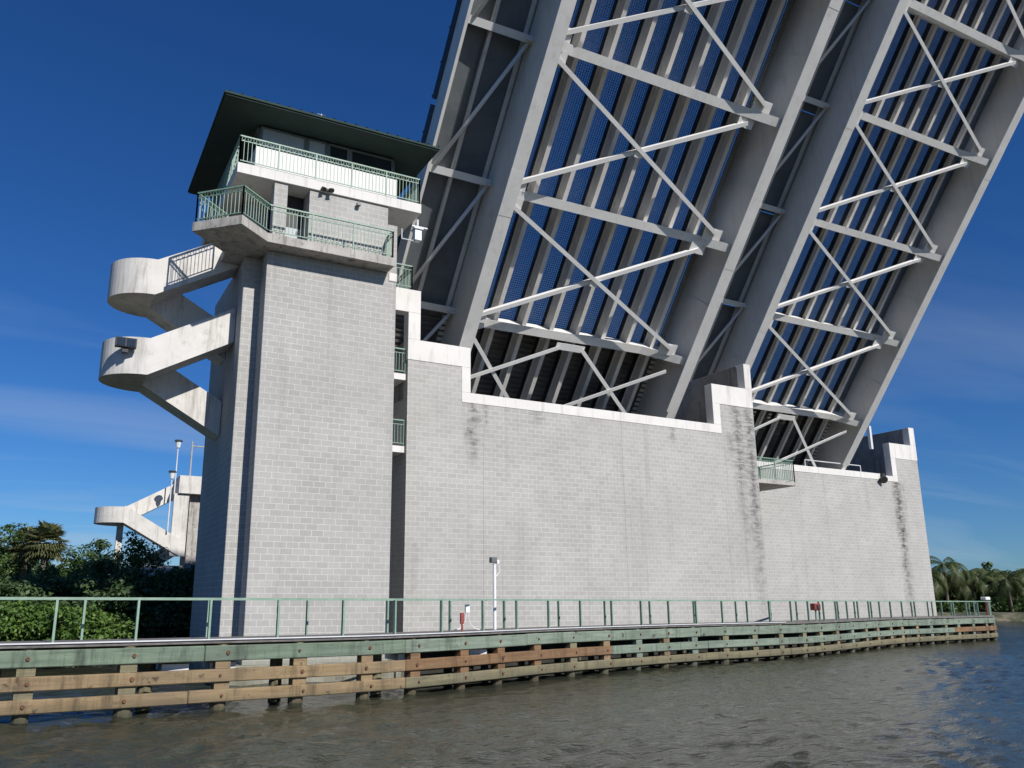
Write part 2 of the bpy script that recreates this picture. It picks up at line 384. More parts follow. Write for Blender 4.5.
# ------------------------------------------------------------------ railings
def railing(mb, a, b, h=1.05, rings=True, sp=.135, post=1.45, base=.02, t=.035):
    a = Vector(a); b = Vector(b); d = b-a; ln = d.length; d.normalize(); Z = Vector((0,0,1))
    mb.beam(a+Z*h, b+Z*h, t*1.7, t*1.4); mb.beam(a+Z*(h-.17), b+Z*(h-.17), t*.8, t*.8); mb.beam(a+Z*.12, b+Z*.12, t*.8, t*.8)
    k = max(1, round(ln/post))
    for i in range(k+1):
        p = a+d*(ln*i/k); mb.beam(p+Z*base, p+Z*h, t*1.4, t*1.4)
    k = max(2, int(ln/sp))
    for i in range(1, k):
        p = a+d*(ln*i/k); mb.beam(p+Z*.12, p+Z*(h-.17), t*.5, t*.5)
    if rings:
        k = max(1, int(ln/.2))
        for i in range(k):
            p = a+d*(ln*(i+.5)/k); mb.ring(p+Z*(h-.085), .06, .014, d, 6)

# ------------------------------------------------------------------ control tower
tw = thing('control_tower', (8, 30, WZ), 'tall grey block control tower with overhanging green roof, two railed balconies and outside stairs', 'tower')
MB().prism([(5.8,26.5),(10.6,26.5),(10.6,33.),(5.22,33.),(5.22,27.35),(5.8,27.35)], -3.2, 11.75).build('shaft_wall', M['block'], tw, .015)
MB().box(5.0, 10.95, 26.15, 33.3, -3.2, -1.95).build('footing', M['conc_wet'], tw, .03)
# storey between the balconies
up_ = MB()
up_.box(5.9, 6.38, 26.5, 26.95, 12.08, 14.4); up_.box(7.18, 10.21, 26.5, 26.8, 12.08, 14.4); up_.box(10.215, 10.6, 26.5, 27.1, 11.75, 13.7)
up_.box(9.9, 10.2, 26.81, 33., 12.08, 14.4); up_.box(5.25, 9.89, 28.4, 28.7, 12.08, 14.4); up_.box(7.18, 7.45, 26.81, 28.39, 12.08, 14.4)
w_up = up_.build('upper_wall', M['block'], tw, .01)
MB().box(10.3, 10.62, 26.47, 27.5, 11.45, 11.77).build('stone_cap', M['conc_white'], tw, .01)
MB().box(6.39, 7.17, 27.3, 27.36, 13.15, 14.39).build('recess_panel', M['dark'], tw)  # added dark sheet, paints the shade of the recess above the door
dr = MB().box(6.42, 7.16, 27.28, 27.36, 12.1, 13.14).build('door', M['blind'], tw, .01)
MB().box(6.95, 7.0, 27.22, 27.275, 12.9, 13.02).build('handle', M['dark'], dr)
lb = MB().prism([(10.24,25.8),(10.24,29.6),(4.53,29.6),(4.53,27.42),(3.21,26.14),(4.56,24.84),(5.62,25.8)], 11.752, 12.08).build('lower_balcony', M['conc_old'], tw, .01)
m = MB()
for a, b in zip([(10.18,26.48),(10.18,25.87),(5.65,25.87),(4.56,24.92),(3.31,26.14),(4.5,27.3)][:-1], [(10.18,26.48),(10.18,25.87),(5.65,25.87),(4.56,24.92),(3.31,26.14),(4.5,27.3)][1:]):
    railing(m, (*a, 12.08), (*b, 12.08), 1.06)
m.build('railing', M['green'], lb)
ub = MB().box(4.56, 11.53, 26.42, 33.7, 14.402, 14.79).build('upper_balcony', M['conc_white'], tw, .01)
m = MB()
for a, b in (((11.47,33.6),(11.47,26.5)), ((11.47,26.5),(4.62,26.5)), ((4.62,26.5),(4.62,33.6))): railing(m, (*a, 14.79), (*b, 14.79), 1.06)
m.build('railing', M['green'], ub)
# control room
m = MB(); m.box(5.32, 10.86, 27.3, 27.5, 14.792, 16.08).box(5.32, 5.52, 27.501, 32.8, 14.792, 16.08).box(10.66, 10.86, 27.501, 32.8, 14.792, 16.08).box(5.521, 10.659, 32.6, 32.8, 14.792, 16.08)
m.build('low_wall', M['dado'], tw, .008)
m = MB().box(5.4, 10.8, 27.45, 32.7, 14.795, 14.86); m.build('floor', M['conc_dark'], tw)
def win(a, b, pane, z0=16.08, z1=16.95):
    a = Vector((*a, 0)); b = Vector((*b, 0)); d = (b-a).normalized()
    f = MB(); t = .07
    for z in (z0+.03, z1-.03): f.beam(a+Vector((0,0,z)), b+Vector((0,0,z)), .1, t)
    for p in (a+d*.03, b-d*.03): f.beam(p+Vector((0,0,z0+.06)), p+Vector((0,0,z1-.06)), .1, t)
    fo = f.build('window', M['frame'], tw)
    MB().beam(a+d*.065+Vector((0,0,(z0+z1)/2)), b-d*.065+Vector((0,0,(z0+z1)/2)), .02, z1-z0-.12).build('pane', M[pane], fo)
xs = [5.45, 7.2, 8.02, 8.9, 10.73]
for i in range(4): win((xs[i]+.02, 27.4), (xs[i+1]-.02, 27.4), ('blind', 'blind', 'glass', 'glass')[i])
ys = [27.45, 29.2, 31., 32.7]
for i in range(3):
    win((5.42, ys[i]+.02), (5.42, ys[i+1]-.02), 'glass'); win((10.76, ys[i]+.02), (10.76, ys[i+1]-.02), 'glass')
# hip roof
x0, x1, y0, y1 = 3.88, 12.12, 26.02, 34.1
rf = MB()
rf.add([(x0,y0,17.16),(x1,y0,17.16),(x1,y1,17.16),(x0,y1,17.16),(7.6,30.06,18.9),(8.4,30.06,18.9)], [(0,1,5,4),(1,2,5),(2,3,4,5),(3,0,4)])
for x in np.arange(x0+.2, x1, .42):      # standing seams along the front and back slopes
    for ye, s in ((y0, 1), (y1, -1)):
        k = min(1., min(x-x0, x1-x)/3.7); rf.beam((x, ye, 17.19), (x, ye+s*4.0*k, 17.19+1.73*k), .03, .05)
for y in np.arange(y0+.2, y1, .42):
    for xe, s in ((x0, 1), (x1, -1)):
        k = min(1., min(y-y0, y1-y)/4.03); rf.beam((xe, y, 17.19), (xe+s*3.7*k, y, 17.19+1.73*k), .03, .05)
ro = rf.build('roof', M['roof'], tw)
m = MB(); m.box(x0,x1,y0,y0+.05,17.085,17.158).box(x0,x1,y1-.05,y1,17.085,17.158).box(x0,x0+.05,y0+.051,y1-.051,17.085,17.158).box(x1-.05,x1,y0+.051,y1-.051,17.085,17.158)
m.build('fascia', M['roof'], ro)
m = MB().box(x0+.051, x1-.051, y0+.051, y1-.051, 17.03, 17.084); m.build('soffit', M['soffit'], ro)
m = MB().cyl((7.4,26.3,17.2),(7.4,26.3,17.42),.012).cyl((7.25,26.3,17.38),(7.55,26.3,17.38),.008); m.build('aerial', M['edge'], ro)
# landings in the slot between tower and pier
for zt in (9.08, 6.05):
    s_ = MB().box(10.61, 12.59, 30.15, 31.6, zt-.27, zt).build('slot_landing', M['conc_white'], tw, .01)
    q = MB(); railing(q, (10.65,30.2,zt), (12.56,30.2,zt), 1.07, False); q.build('railing', M['green'], s_)
# outside stairs
def landing(zb, h=1.28, cx=2.45, cy=29.6, rx=1.42, ry=1.33):
    P = [(cx-rx*math.sin(a), cy-ry*math.cos(a)) for a in np.linspace(0, PI, 25)]
    Q = [(cx-(rx-.15)*math.sin(a), cy-(ry-.15)*math.cos(a)) for a in np.linspace(0, PI, 25)]
    m = MB().prism(P, zb, zb+.26)
    for i in range(24):
        m.prism([P[i], P[i+1], Q[i+1], Q[i]], zb+.26, zb+h)
    # groove that runs round the drum
    return m.build('stair_landing', M['conc'], tw)
def flight(xa, za, xb, zb, y0, y1, h=1.28, name='stair_flight', mat='conc', parent=None):
    m = MB()
    m.prism([(xa,za),(xb,zb),(xb,zb+.26),(xa,za+.26)], y0, y1, 'y')
    for q0, q1 in ((y0, y0+.15), (y1-.15, y1)):
        m.prism([(xa,za+.262),(xb,zb+.262),(xb,zb+h),(xa,za+h)], q0, q1, 'y')
    k = 9
    for i in range(k):
        u0 = i/k; u1 = (i+1)/k
        xx0 = xa+(xb-xa)*u0; xx1 = xa+(xb-xa)*u1; zz = max(za+(zb-za)*u0, za+(zb-za)*u1)+.26
        zl = min(za+(zb-za)*u0, za+(zb-za)*u1)+.255
        m.box(xx0, xx1, y0+.151, y1-.151, zl, zz)
    return m.build(name, M[mat], parent or tw)
landing(10.15); landing(7.30)
flight(2.45, 10.15, 5.2, 11.70, 28.27, 29.42)
flight(2.45, 10.15, 5.2, 8.62, 29.78, 30.93)
flight(2.45, 7.30, 5.2, 8.85, 28.27, 29.42)
flight(2.45, 7.30, 5.2, 5.72, 29.78, 30.93)

# floodlight on the lower stair drum
f = thing('floodlight', (1.7, 28.1, 8.2), 'black box floodlight fixed to the rounded lower stair landing', 'floodlight')
MB().box(1.36, 2.02, 28.02, 28.24, 8.1, 8.42).build('housing', M['dark'], f, .01)
m = MB().box(1.40,1.67,28.005,28.02,8.13,8.39).box(1.71,1.98,28.005,28.02,8.13,8.39); m.build('lens', M['glass'], f)
MB().box(1.60,1.78,28.10,28.30,7.94,8.098).build('bracket', M['dark'], f)
# fittings under the upper balcony
f = thing('twin_spotlight', (7.75, 26.3, 14.4), 'small dark twin spotlight on the front edge of the upper balcony', 'spotlight')
MB().box(7.55,7.95,26.33,26.41,14.42,14.50).build('bracket', M['dark'], f)
for dx, dy in ((7.58,-.1),(7.86,-.14)): MB().cyl((dx,26.33,14.5),(dx+.05,26.33+dy,14.38),.04,.09,10).build('lamp_head', M['dark'], f)
f = thing('security_camera', (9.0, 26.4, 14.2), 'tiny grey camera hanging below the upper balcony edge', 'camera')
MB().cyl((9.0,26.38,14.38),(9.0,26.38,14.22),.015).build('stem', M['frame'], f); MB().box(8.92,9.06,26.3,26.45,14.12,14.22).build('housing', M['frame'], f)
f = thing('wall_lantern', (10.9, 26.8, 13.4), 'pale square lantern on an arm at the right of the tower', 'lamp')
MB().tube([(10.9,26.8,13.8),(10.9,26.8,13.4),(11.45,26.8,13.4)], .022).build('arm', M['edge'], f)
MB().box(11.4,11.68,26.68,26.95,13.42,13.86).build('lamp_glass', M['lampglass'], f, .01)
m = MB().box(11.35,11.73,26.63,27.0,13.862,13.92).box(11.3,11.95,26.75,26.88,13.98,14.03).cyl((11.54,26.8,13.92),(11.54,26.8,14.3),.05); m.build('hood', M['edge'], f)

# ------------------------------------------------------------------ bascule piers
def pier(label, loc, front, xl, xr, parts, cmu, depth, zL, zR):
    p = thing('bascule_pier', loc, label, 'bridge pier', 'bascule piers of the twin bridges')
    m = MB()
    for b in cmu: m.box(b[0], b[1], front, front+.45, b[2], b[3])
    m.box(xr-.45, xr-.02, front+.451, front+depth, -3.2, 8.1); m.box(xl+.02, xl+.45, front+.451, front+depth, -3.2, 8.1)
    m.build('block_wall', M['block'], p)
    m = MB()
    for b in parts: m.box(b[0], b[1], front-.025, front+.475, b[2], b[3])
    m.build('coping', M['conc_white'], p, .01)
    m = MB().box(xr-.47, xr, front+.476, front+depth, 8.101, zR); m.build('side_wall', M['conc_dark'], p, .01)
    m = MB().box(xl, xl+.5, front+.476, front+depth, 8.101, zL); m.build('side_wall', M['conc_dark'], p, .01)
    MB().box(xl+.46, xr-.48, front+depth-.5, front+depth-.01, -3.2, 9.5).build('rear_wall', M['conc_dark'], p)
    MB().box(xl-.4, xr+.4, front-.38, front+depth+.4, -3.2, -1.95).build('footing', M['conc_wet'], p, .03)
    return p
F1 = 30.0
p1 = pier('near grey block bascule pier wall right of the control tower, stained below its notched coping', (22, 36, WZ), F1, 12.6, 31.9,
    [(10.62,13.13,11.74,12.75),(12.58,13.13,10.57,11.739),(12.58,15.5,9.68,10.569),(15.08,15.5,8.571,9.679),(15.08,29.62,8.13,8.57),(29.15,29.62,8.571,9.649),(29.15,31.92,9.65,10.66),(31.46,31.92,10.661,12.0)],
    [(12.6,31.9,-3.2,8.129),(12.6,15.079,8.13,9.679),(29.621,31.9,8.13,9.649)], 12, 10.57, 12.0)
q = MB(); railing(q, (10.75,29.99,12.75), (12.7,29.99,12.75), 1.05, False); railing(q, (12.7,29.99,12.75), (12.7,32.,12.75), 1.05, False); q.build('railing', M['green'], p1)
F2 = 37.2
p2 = pier('farther grey block bascule pier wall at the right end with dark streak under its corner', (44, 43, WZ), F2, 33.6, 55.3,
    [(33.6,37.2,9.68,10.57),(36.8,37.2,8.591,9.679),(36.8,51.45,8.17,8.59),(52.42,52.9,8.12,9.799),(51.7,52.419,8.12,8.5),(52.42,55.32,9.8,10.88),(54.75,55.32,10.881,12.2)],
    [(33.6,55.3,-3.2,8.119),(33.6,36.799,8.12,9.679),(36.8,51.45,8.12,8.169),(52.901,55.3,8.12,9.799)], 12, 10.57, 12.2)
m = MB().tube([(43.95,37.3,8.6),(43.95,37.3,9.02),(49.3,37.3,9.02),(49.3,37.3,8.6)], .035); m.build('pipe_rail', M['edge'], p2)
m = MB().box(51.1,51.3,37.6,37.8,10.4,12.05); m.build('post', M['edge'], p2)
b2 = MB().box(31.95, 39.59, 34.35, 37.19, 6.66, 6.88).build('balcony', M['conc_old'], p2, .01)
q = MB(); railing(q, (31.95,34.42,6.88), (39.53,34.42,6.88), 1.3, True); railing(q, (39.53,34.42,6.88), (39.53,37.15,6.88), 1.3, True); railing(q, (31.95,37.0,6.88), (39.5,37.0,6.88), 1.3, True)
q.build('railing', M['green'], b2)
f = thing('horn_speaker', (51.0, 37.1, 8.15), 'dark round horn hanging at the coping corner of the farther pier', 'horn')
MB().cyl((51.15,37.15,8.3),(51.0,36.85,8.1),.10,.26,12).build('horn_bell', M['dark'], f); MB().box(51.1,51.4,37.0,37.17,8.25,8.6).build('bracket', M['dark'], f)

# ------------------------------------------------------------------ bridge leaves (built in leaf space: x across, y = deckward, z = along)
TH = R(52.8)
def leaf(label, origin, g1, g2, fw_, s_k, left, right, str_x, length, s_solid, k_=1., sb=1.45, dk=2.35):
    L = thing('bridge_leaf', tuple(q*k_ for q in origin), label, 'bascule leaf', 'raised leaves of the twin bridges')
    L.rotation_euler = (PI/2-TH, 0, 0); L.scale = (k_, k_, k_); BASE[L.name] = Vector()
    S0 = -1.6; TD = 2.5
    for gx in (g1, g2):
        m = MB().box(gx-.018, gx+.018, 0.0, 2.4, S0, length)
        for s in [s_k[i]+(s_k[i+1]-s_k[i])*.5 for i in range(len(s_k)-1)]:
            m.box(gx-.05, gx-.019, .03, 2.38, s-.04, s+.04)
        w = m.build('main_girder', M['steel'], L)
        m = MB().box(gx-fw_/2, gx+fw_/2, -.06, -.001, .55, length); m.prism([(-.06,.549),(-.001,.549),(-.001,-1.6),(-.06,-1.6)], gx-fw_*.3, gx+fw_*.3, 'x')
        m.box(gx-fw_/2+.03, gx+fw_/2-.03, 2.401, 2.45, S0, length)
        for s in s_k[1::2]: m.box(gx-fw_/2-.004, gx+fw_/2+.004, -.068, -.0605, s-.9, s+.9)
        m.build('flange', M['steel'], w)
    gl, gr = g1+.02, g2-.02
    for k, s in enumerate(s_k):
        tb = (.85, .62, .5)[min(k, 2)]
        hl, hr = 1.0, 2.4
        pl = [(gl, .02), (gl+hl, tb), (gr-hr, tb), (gr, .05), (gr, 2.0), (gl, 2.0)]
        fb = MB().prism(pl, s-.015, s+.015, 'z').build('floor_beam', M['steel2'], L)
        m = MB(); ft = .03
        for (a, b) in zip(pl[:3], pl[1:4]):
            m.beam((a[0], a[1]-ft/2-.001, s), (b[0], b[1]-ft/2-.001, s), .38, ft, (0, 1, 0))
        m.build('flange', M['steel'], fb)
        # outriggers under the walkway on each side
        for gx, ex in ((g1, left), (g2, right)):
            sg = -1 if ex < gx else 1
            m = MB().prism([(gx+sg*.021, 1.95), (ex, 2.15), (ex, 2.46), (gx+sg*.021, 2.46)], s-.012, s+.012, 'z')
            m.beam((gx+sg*.03, 1.94, s), (ex, 2.135, s), .30, .025, (0, 1, 0))
            m.box(gx+sg*.02, gx+sg*.35, 1.6, 2.4, s-.03, s-.013) ; m.build('outrigger', M['steel2'], L)
            if k > 0:
                m = MB().cyl((gx+sg*.15, 2.0, s-.12), (ex-sg*.25, 2.1, s_k[k-1]+.15), .085, .085, 8)
                m.build('outrigger_brace', M['steel2'], L, 0, True)
            else:
                m = MB().cyl((gx+sg*.15, 2.0, s-.12), (ex-sg*.25, 2.1, -1.2), .085, .085, 8)
                m.build('outrigger_brace', M['steel2'], L, 0, True)
    # lateral bracing
    nxt = s_k + [s_k[-1]+5.6]
    for k in range(len(s_k)-1):
        for a, b, dt in (((g1+.3, .30, s_k[k]+.42), (g2-1.7, .34, s_k[k+1]-.40), 0), ((g1+.3, .16, s_k[k+1]-.45), (g2-1.2, .20, s_k[k]+.45), -.16)):
            MB().angle(a, b, .17, .03, (0, 1, 0)).build('lateral_brace', M['steel2'], L)
        for xx, tt, ss, w_ in ((g2-1.75, .40, s_k[k+1]-.33, .42), (g2-1.3, .32, s_k[k]+.38, .5), (g1+.45, .33, s_k[k]+.42, .3), (g1+.45, .2, s_k[k+1]-.42, .3)):
            MB().box(xx-w_, xx+w_, tt+.02, tt+.04, ss-.28, ss+.28).build('gusset_plate', M['steel2'], L)
        MB().box((g1+g2)/2-.85, (g1+g2)/2-.45, .21, .235, (s_k[k]+s_k[k+1])/2-.2, (s_k[k]+s_k[k+1])/2+.2).build('gusset_plate', M['steel2'], L)
    s = s_k[0]; c = (g1+g2)/2-.5
    MB().box(c-.75, c+.75, .565, .588, s-.55, s-.23).build('gusset_plate', M['steel2'], L)
    for a, b in (((g1+.2, .3, s-.35), (c-1.3, .35, -1.1)), ((c-.6, .45, s-.4), (g1+.2, .15, .6)), ((c+.6, .5, s-.4), (g2-.9, .2, -1.1)), ((g2-.9, .35, s-.7), (c+.2, .35, -.2))):
        MB().angle(a, b, .17, .03, (0, 1, 0)).build('lateral_brace', M['steel2'], L)
    # stringers, framed between floor beams
    for x in str_x:
        m = MB(); m.box(x-.008, x+.008, sb, dk-.37, S0, length-.1)
        m.box(x-.10, x+.10, sb-.025, sb-.001, S0, length-.1); m.box(x-.11, x+.11, dk-.369, dk-.35, S0, length-.1)
        so = m.build('stringer', M['stringer'], L)
        MB().box(x-.08, x+.04, dk-.349, dk-.005, S0, length-.1).build('bearing_plate', M['dark'], so)  # dark strip filling the gap from stringer top to grating
    for x in (left+1.1, right-1.1):
        m = MB().box(x-.07, x+.07, 2.18, 2.21, S0, length).box(x-.01, x+.01, 2.211, 2.49, S0, length); m.build('stringer', M['stringer'], L)
    # open grating: bearing bars across, cross bars along
    m = MB()
    gx0 = g1-.1
    for s in np.arange(s_solid, length, .10): m.box(gx0, right-.14, dk, dk+.10, s-.010, s+.010)
    for x in np.arange(gx0+.05, right-.2, .11): m.box(x-.008, x+.008, dk+.04, dk+.083, s_solid, length)
    m.build('deck_grating', M['grate'], L)
    m = MB(); a = s_solid+.02
    while a < length-1:
        m.box(left+.14, gx0-.02, 2.471, 2.51, a, a+5.6); a += 5.65
    m.build('walkway_plate', M['plate'], L)
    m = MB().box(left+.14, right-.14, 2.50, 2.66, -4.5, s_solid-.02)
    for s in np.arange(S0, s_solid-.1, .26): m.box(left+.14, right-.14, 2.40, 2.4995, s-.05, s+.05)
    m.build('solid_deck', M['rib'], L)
    for x, sg in ((left, -1), (right, 1)):
        m = MB().box(x-.06, x+.06, 2.05, 2.85, S0, length).box(x-.06+sg*.02, x+.06+sg*.09, 2.02, 2.049, S0, length).box(x-.06+sg*.02, x+.06+sg*.09, 2.851, 2.88, S0, length)
        m.build('edge_beam', M['steel'], L)
    n = 6; seg = (length-1)/n
    for i in range(n):
        for x in (left-.06,):
            m = MB(); a = .6+i*seg; b = a+seg-.22
            m.box(x-.03, x+.03, 2.93, 3.42, a, b)
            for s in np.arange(a+.1, b, 1.3): m.box(x-.04, x+.04, 2.881, 3.5, s-.04, s+.04)
            m.build('edge_railing', M['dark'], L)
    # counterweight behind the trunnion
    MB().box(g1+.4, g2-.4, .9, 4.2, -6., -1.7).build('counterweight', M['conc_dark'], L)
    return L
SX = [16.65, 18.1, 19.55, 20.95, 22.4, 23.85, 25.3]
leaf('nearer raised bascule leaf of pale grey steel, leaning up right beside the control tower', (0, 30.6, 8.55), 14.86, 26.66, .60,
     [3.15, 8.75, 14.37, 20.0, 25.6, 31.2], 12.05, 28.75, SX, 33, 3.0, 1.055)
D2X = 21.0
leaf('farther raised bascule leaf of pale grey steel against open sky at the right', (0, 37.6, 8.50), 35.82, 47.72, .60,
     [3.55, 9.3, 15.0, 20.9, 26.6, 32.2], 33.1, 48.9, [x+D2X-.05 for x in SX], 35, 3.4, 1., 1.62, 2.2)

# ------------------------------------------------------------------ timber fender
CP = [(-14,19.4),(-6,19.75),(-.06,20.1),(3.6,20.5),(6.5,20.85),(8.6,21.3),(11.6,22.4),(14.8,23.75),(17.9,24.75),(23.3,26.2),(28.1,26.95),(33.4,28.3),(44.2,32.2),(52,33.8),(57.2,34.75),(59.0,35.6),(59.6,36.8),(59.2,38.2)]
def catmull(P, n=14):
    out = []
    for i in range(len(P)-1):
        p = [Vector(P[max(0, min(len(P)-1, i+j))]) for j in (-1, 0, 1, 2)]
        for k in range(n):
            t = k/n; out.append(.5*((2*p[1])+(p[2]-p[0])*t+(2*p[0]-5*p[1]+4*p[2]-p[3])*t*t+(3*p[1]-p[0]-3*p[2]+p[3])*t**3))
    out.append(Vector(P[-1])); return out
PATH = catmull(CP)
CUM = [0]
for a, b in zip(PATH[:-1], PATH[1:]): CUM.append(CUM[-1]+(b-a).length)
TOT = CUM[-1]
def pat(s, off=0):         # point at arc length s, off = metres behind the face
    s = max(0, min(TOT-1e-4, s)); i = int(np.searchsorted(CUM, s, 'right'))-1; i = min(i, len(PATH)-2)
    a, b = PATH[i], PATH[i+1]; u = (s-CUM[i])/max(1e-9, CUM[i+1]-CUM[i]); d = (b-a).normalized()
    # smooth normal
    i2 = max(0, i-3); j2 = min(len(PATH)-1, i+4); dd = (PATH[j2]-PATH[i2]).normalized()
    nrm = Vector((-dd.y, dd.x)); q = a+(b-a)*u+nrm*off
    return q, dd, nrm
def s_at_x(x):
    for i in range(len(PATH)-1):
        if PATH[i].x <= x <= PATH[i+1].x: return CUM[i]+(x-PATH[i].x)/(PATH[i+1].x-PATH[i].x)*(CUM[i+1]-CUM[i])
    return TOT
def sweep(mb, s0, s1, o0, o1, z0, z1, step=.6):
    n = max(1, int((s1-s0)/step)); vs = []
    for i in range(n+1):
        s = s0+(s1-s0)*i/n
        a, b = pat(s, o0)[0], pat(s, o1)[0]
        vs += [(a.x, a.y, z0), (b.x, b.y, z0), (b.x, b.y, z1), (a.x, a.y, z1)]
    fs = [(0,1,2,3), (4*n, 4*n+3, 4*n+2, 4*n+1)]
    for i in range(n):
        for j in range(4): fs.append((4*i+j, 4*i+(j+1) % 4, 4*i+4+(j+1) % 4, 4*i+4+j))
    return mb.add(vs, fs)
fd = thing('timber_fender', (20, 26, WZ), 'long curving timber fender with green and brown beams on piles in front of the piers', 'fender')
def pick(row, x):
    if row == 0: return M['t_green'] if x < 10 else (M['t_teal'] if x < 60 else M['t_green'])
    if row == 1: return M['t_tan'] if x < 9 else M['t_orange'] if x < 17.5 else M['t_teal'] if x < 33 else (M['t_olive'] if x < 38 else M['t_teal'] if x < 52 else M['t_orange'])
    return M['t_tan'] if x < 9 else M['t_olive']
for row, (z0, z1, o0, o1) in enumerate(((-1.40, -1.05, 0, .15), (-1.87, -1.58, -.03, .14), (-2.32, -2.04, -.04, .13))):
    brk = [0]
    marks = {0: [3.62, 9.1, 14.2, 18.6], 1: [9.1, 18.6, 24.5], 2: [3.3, 9.1, 18.6]}[row]
    brk += [s_at_x(x) for x in marks]
    while brk[-1] < TOT-9: brk.append(brk[-1]+5.8+rnd.uniform(-.3, .3))
    brk.append(TOT)
    for a, b in zip(brk[:-1], brk[1:]):
        q = pat((a+b)/2)[0]; dz = rnd.uniform(-.008, .008)
        sweep(MB(), a+.006, b-.006, o0+rnd.uniform(-.008, .008), o1, z0+dz, z1+dz).build('wale', pick(row, q.x), fd, .02)
sp = 0.9; piles = []
while sp < TOT-.3:
    q, d, nn = pat(sp, .235)
    piles.append(sp)
    m = MB(); w = .185+rnd.uniform(-.03, .03)
    m.cyl((q.x, q.y, -3.4), (q.x+rnd.uniform(-.02,.02), q.y, -1.0), w*1.05, w, 10)
    # packing block between the wales
    a = pat(sp, .02)[0]; c = Vector((a.x, a.y, 0))
    dd = Vector((d.x, d.y, 0))
    for z in (-1.49, -1.955):
        hh = .17
        m.beam(c+Vector((nn.x*.12, nn.y*.12, z-hh/2)), c+Vector((nn.x*.12, nn.y*.12, z+hh/2)), .2, .36, dd)
    m.build('pile', (M['t_tan'], M['t_orange'], M['t_olive'])[rnd.randrange(3)] if q.x < 20 else (M['t_olive'], M['t_teal'], M['t_tan'])[rnd.randrange(3)], fd)
    sp += 1.95+rnd.uniform(-.28, .28)
for i in range(24):
    s = .6+i*(TOT-3)/23.5; q = pat(s, .95)[0]
    MB().cyl((q.x, q.y, -3.4), (q.x, q.y, -1.0), .17, .16, 8).build('pile', M['t_olive'], fd)
m = MB(); nb = 0
for s in piles:
    for z, o in ((-1.22, -.012), (-1.72, -.035), (-2.17, -.045)):
        q, d, nn = pat(s+rnd.uniform(-.1, .1), o); r = rnd.uniform(.035, .055)
        t = m if nb >= 90 else MB()
        t.cyl((q.x, q.y, z), (q.x-nn.x*.03, q.y-nn.y*.03, z), r, r*.85, 8)
        if nb < 90: t.build('bolt_head', M['rust'], fd)
        nb += 1
o = m.build('bolt_heads', M['rust'], fd); o['kind'] = 'stuff'
sweep(MB(), s_at_x(10.2), TOT-1.5, .80, .86, -2.75, -1.02).build('rear_boarding', M['tar'], fd)  # added dark sheet that paints shade into the gaps between piles and wales
sweep(MB(), 0, TOT-.05, .02, 1.12, -1.0, -.90).build('walkway', M['plank'], fd)
sweep(MB(), 0, TOT-.05, .97, 1.11, -1.42, -1.01).build('stringer', M['t_olive'], fd)
sweep(MB(), 0, s_at_x(30), -.02, .005, -.925, -.897).build('edge_pipe', M['edge'], fd)
for i, x in enumerate([3.1, 4.2, 9.6, 12.4]):
    q = pat(s_at_x(x), .75)[0]; MB().box(q.x-.3, q.x+.3, q.y-.5, q.y+.5, -1.62, -1.45).build('cross_cap', M['conc_white'], fd)
# fences both sides of the walkway
def fence(label, off, spacing, s0, s1, h=.06, jit=.12):
    q0 = pat((s0+s1)/2, off)[0]
    F = thing('walkway_fence', (q0.x, q0.y, -.9), label, 'fence', 'fences along the timber walkway')
    s = s0; pts = []
    while s < s1:
        q, d, nn = pat(s, off); pts.append(s)
        MB().beam((q.x, q.y, -.90), (q.x, q.y, .0+h-.05), .085, .05, (d.x, d.y, 0)).build('fence_post', M['galv'], F)
        s += spacing+rnd.uniform(-jit, jit)
    m = MB(); sweep(m, s0-.05, min(s1, pts[-1])+.05, off-.035, off+.035, h-.049, h, .8); m.build('top_rail', M['galv'], F)
    return F
fence('green metal fence along the water edge of the timber walkway', .12, 1.75, .4, TOT-.3, .045)
fence('green metal fence along the wall side of the timber walkway', 1.0, 2.75, 1.3, TOT-.6, .035)
# equipment on the walkway
q, d, nn = pat(s_at_x(13.3), .55)
f = thing('floodlight_pole', (q.x, q.y, -.9), 'thin white pole with a grey floodlight head standing on the timber walkway', 'light pole')
MB().cyl((q.x,q.y,-.9),(q.x,q.y,1.15),.055,.05,10).build('pole', M['white'], f)
MB().box(q.x-.17,q.x+.05,q.y-.12,q.y+.05,1.18,1.36).build('lamp_head', M['frame'], f, .02)
m = MB().box(q.x+.08,q.x+.16,q.y-.05,q.y+.06,1.16,1.28).tube([(q.x+.16,q.y,1.15),(q.x+.2,q.y,.9),(q.x+.06,q.y,.75)],.012); m.build('photocell', M['white'], f)
q, d, nn = pat(s_at_x(11.75), .35)
f = thing('junction_box', (q.x, q.y, -.9), 'white junction box with looping cables low on the walkway fence', 'junction box')
MB().box(q.x,q.x+.13,q.y,q.y+.08,-.36,-.12).build('box', M['white'], f)
m = MB()
for sgn in (-1, 1):
    m.tube([(q.x+.065+sgn*(.03+.4*(t**2)), q.y+.04, -.36-.5*math.sin(t*PI/2)) for t in np.linspace(0, 1, 8)], .013)
m.build('cable', M['white'], f)
q, d, nn = pat(s_at_x(11.4), .2)
tag(MB().box(q.x-.04,q.x+.08,q.y-.05,q.y+.03,-.68,-.36).box(q.x-.01,q.x+.05,q.y-.03,q.y+.01,-.9,-.68).build('switch_box', M['red'], None, .01), 'small red switch box on the walkway fence left of the white box', 'switch box')
q, d, nn = pat(s_at_x(33.6), .3)
f = thing('navigation_light', (q.x, q.y, -.9), 'red navigation light on a short post on the walkway before the farther pier', 'navigation light')
MB().cyl((q.x,q.y,-.9),(q.x,q.y,-.42),.05).build('post', M['green'], f)
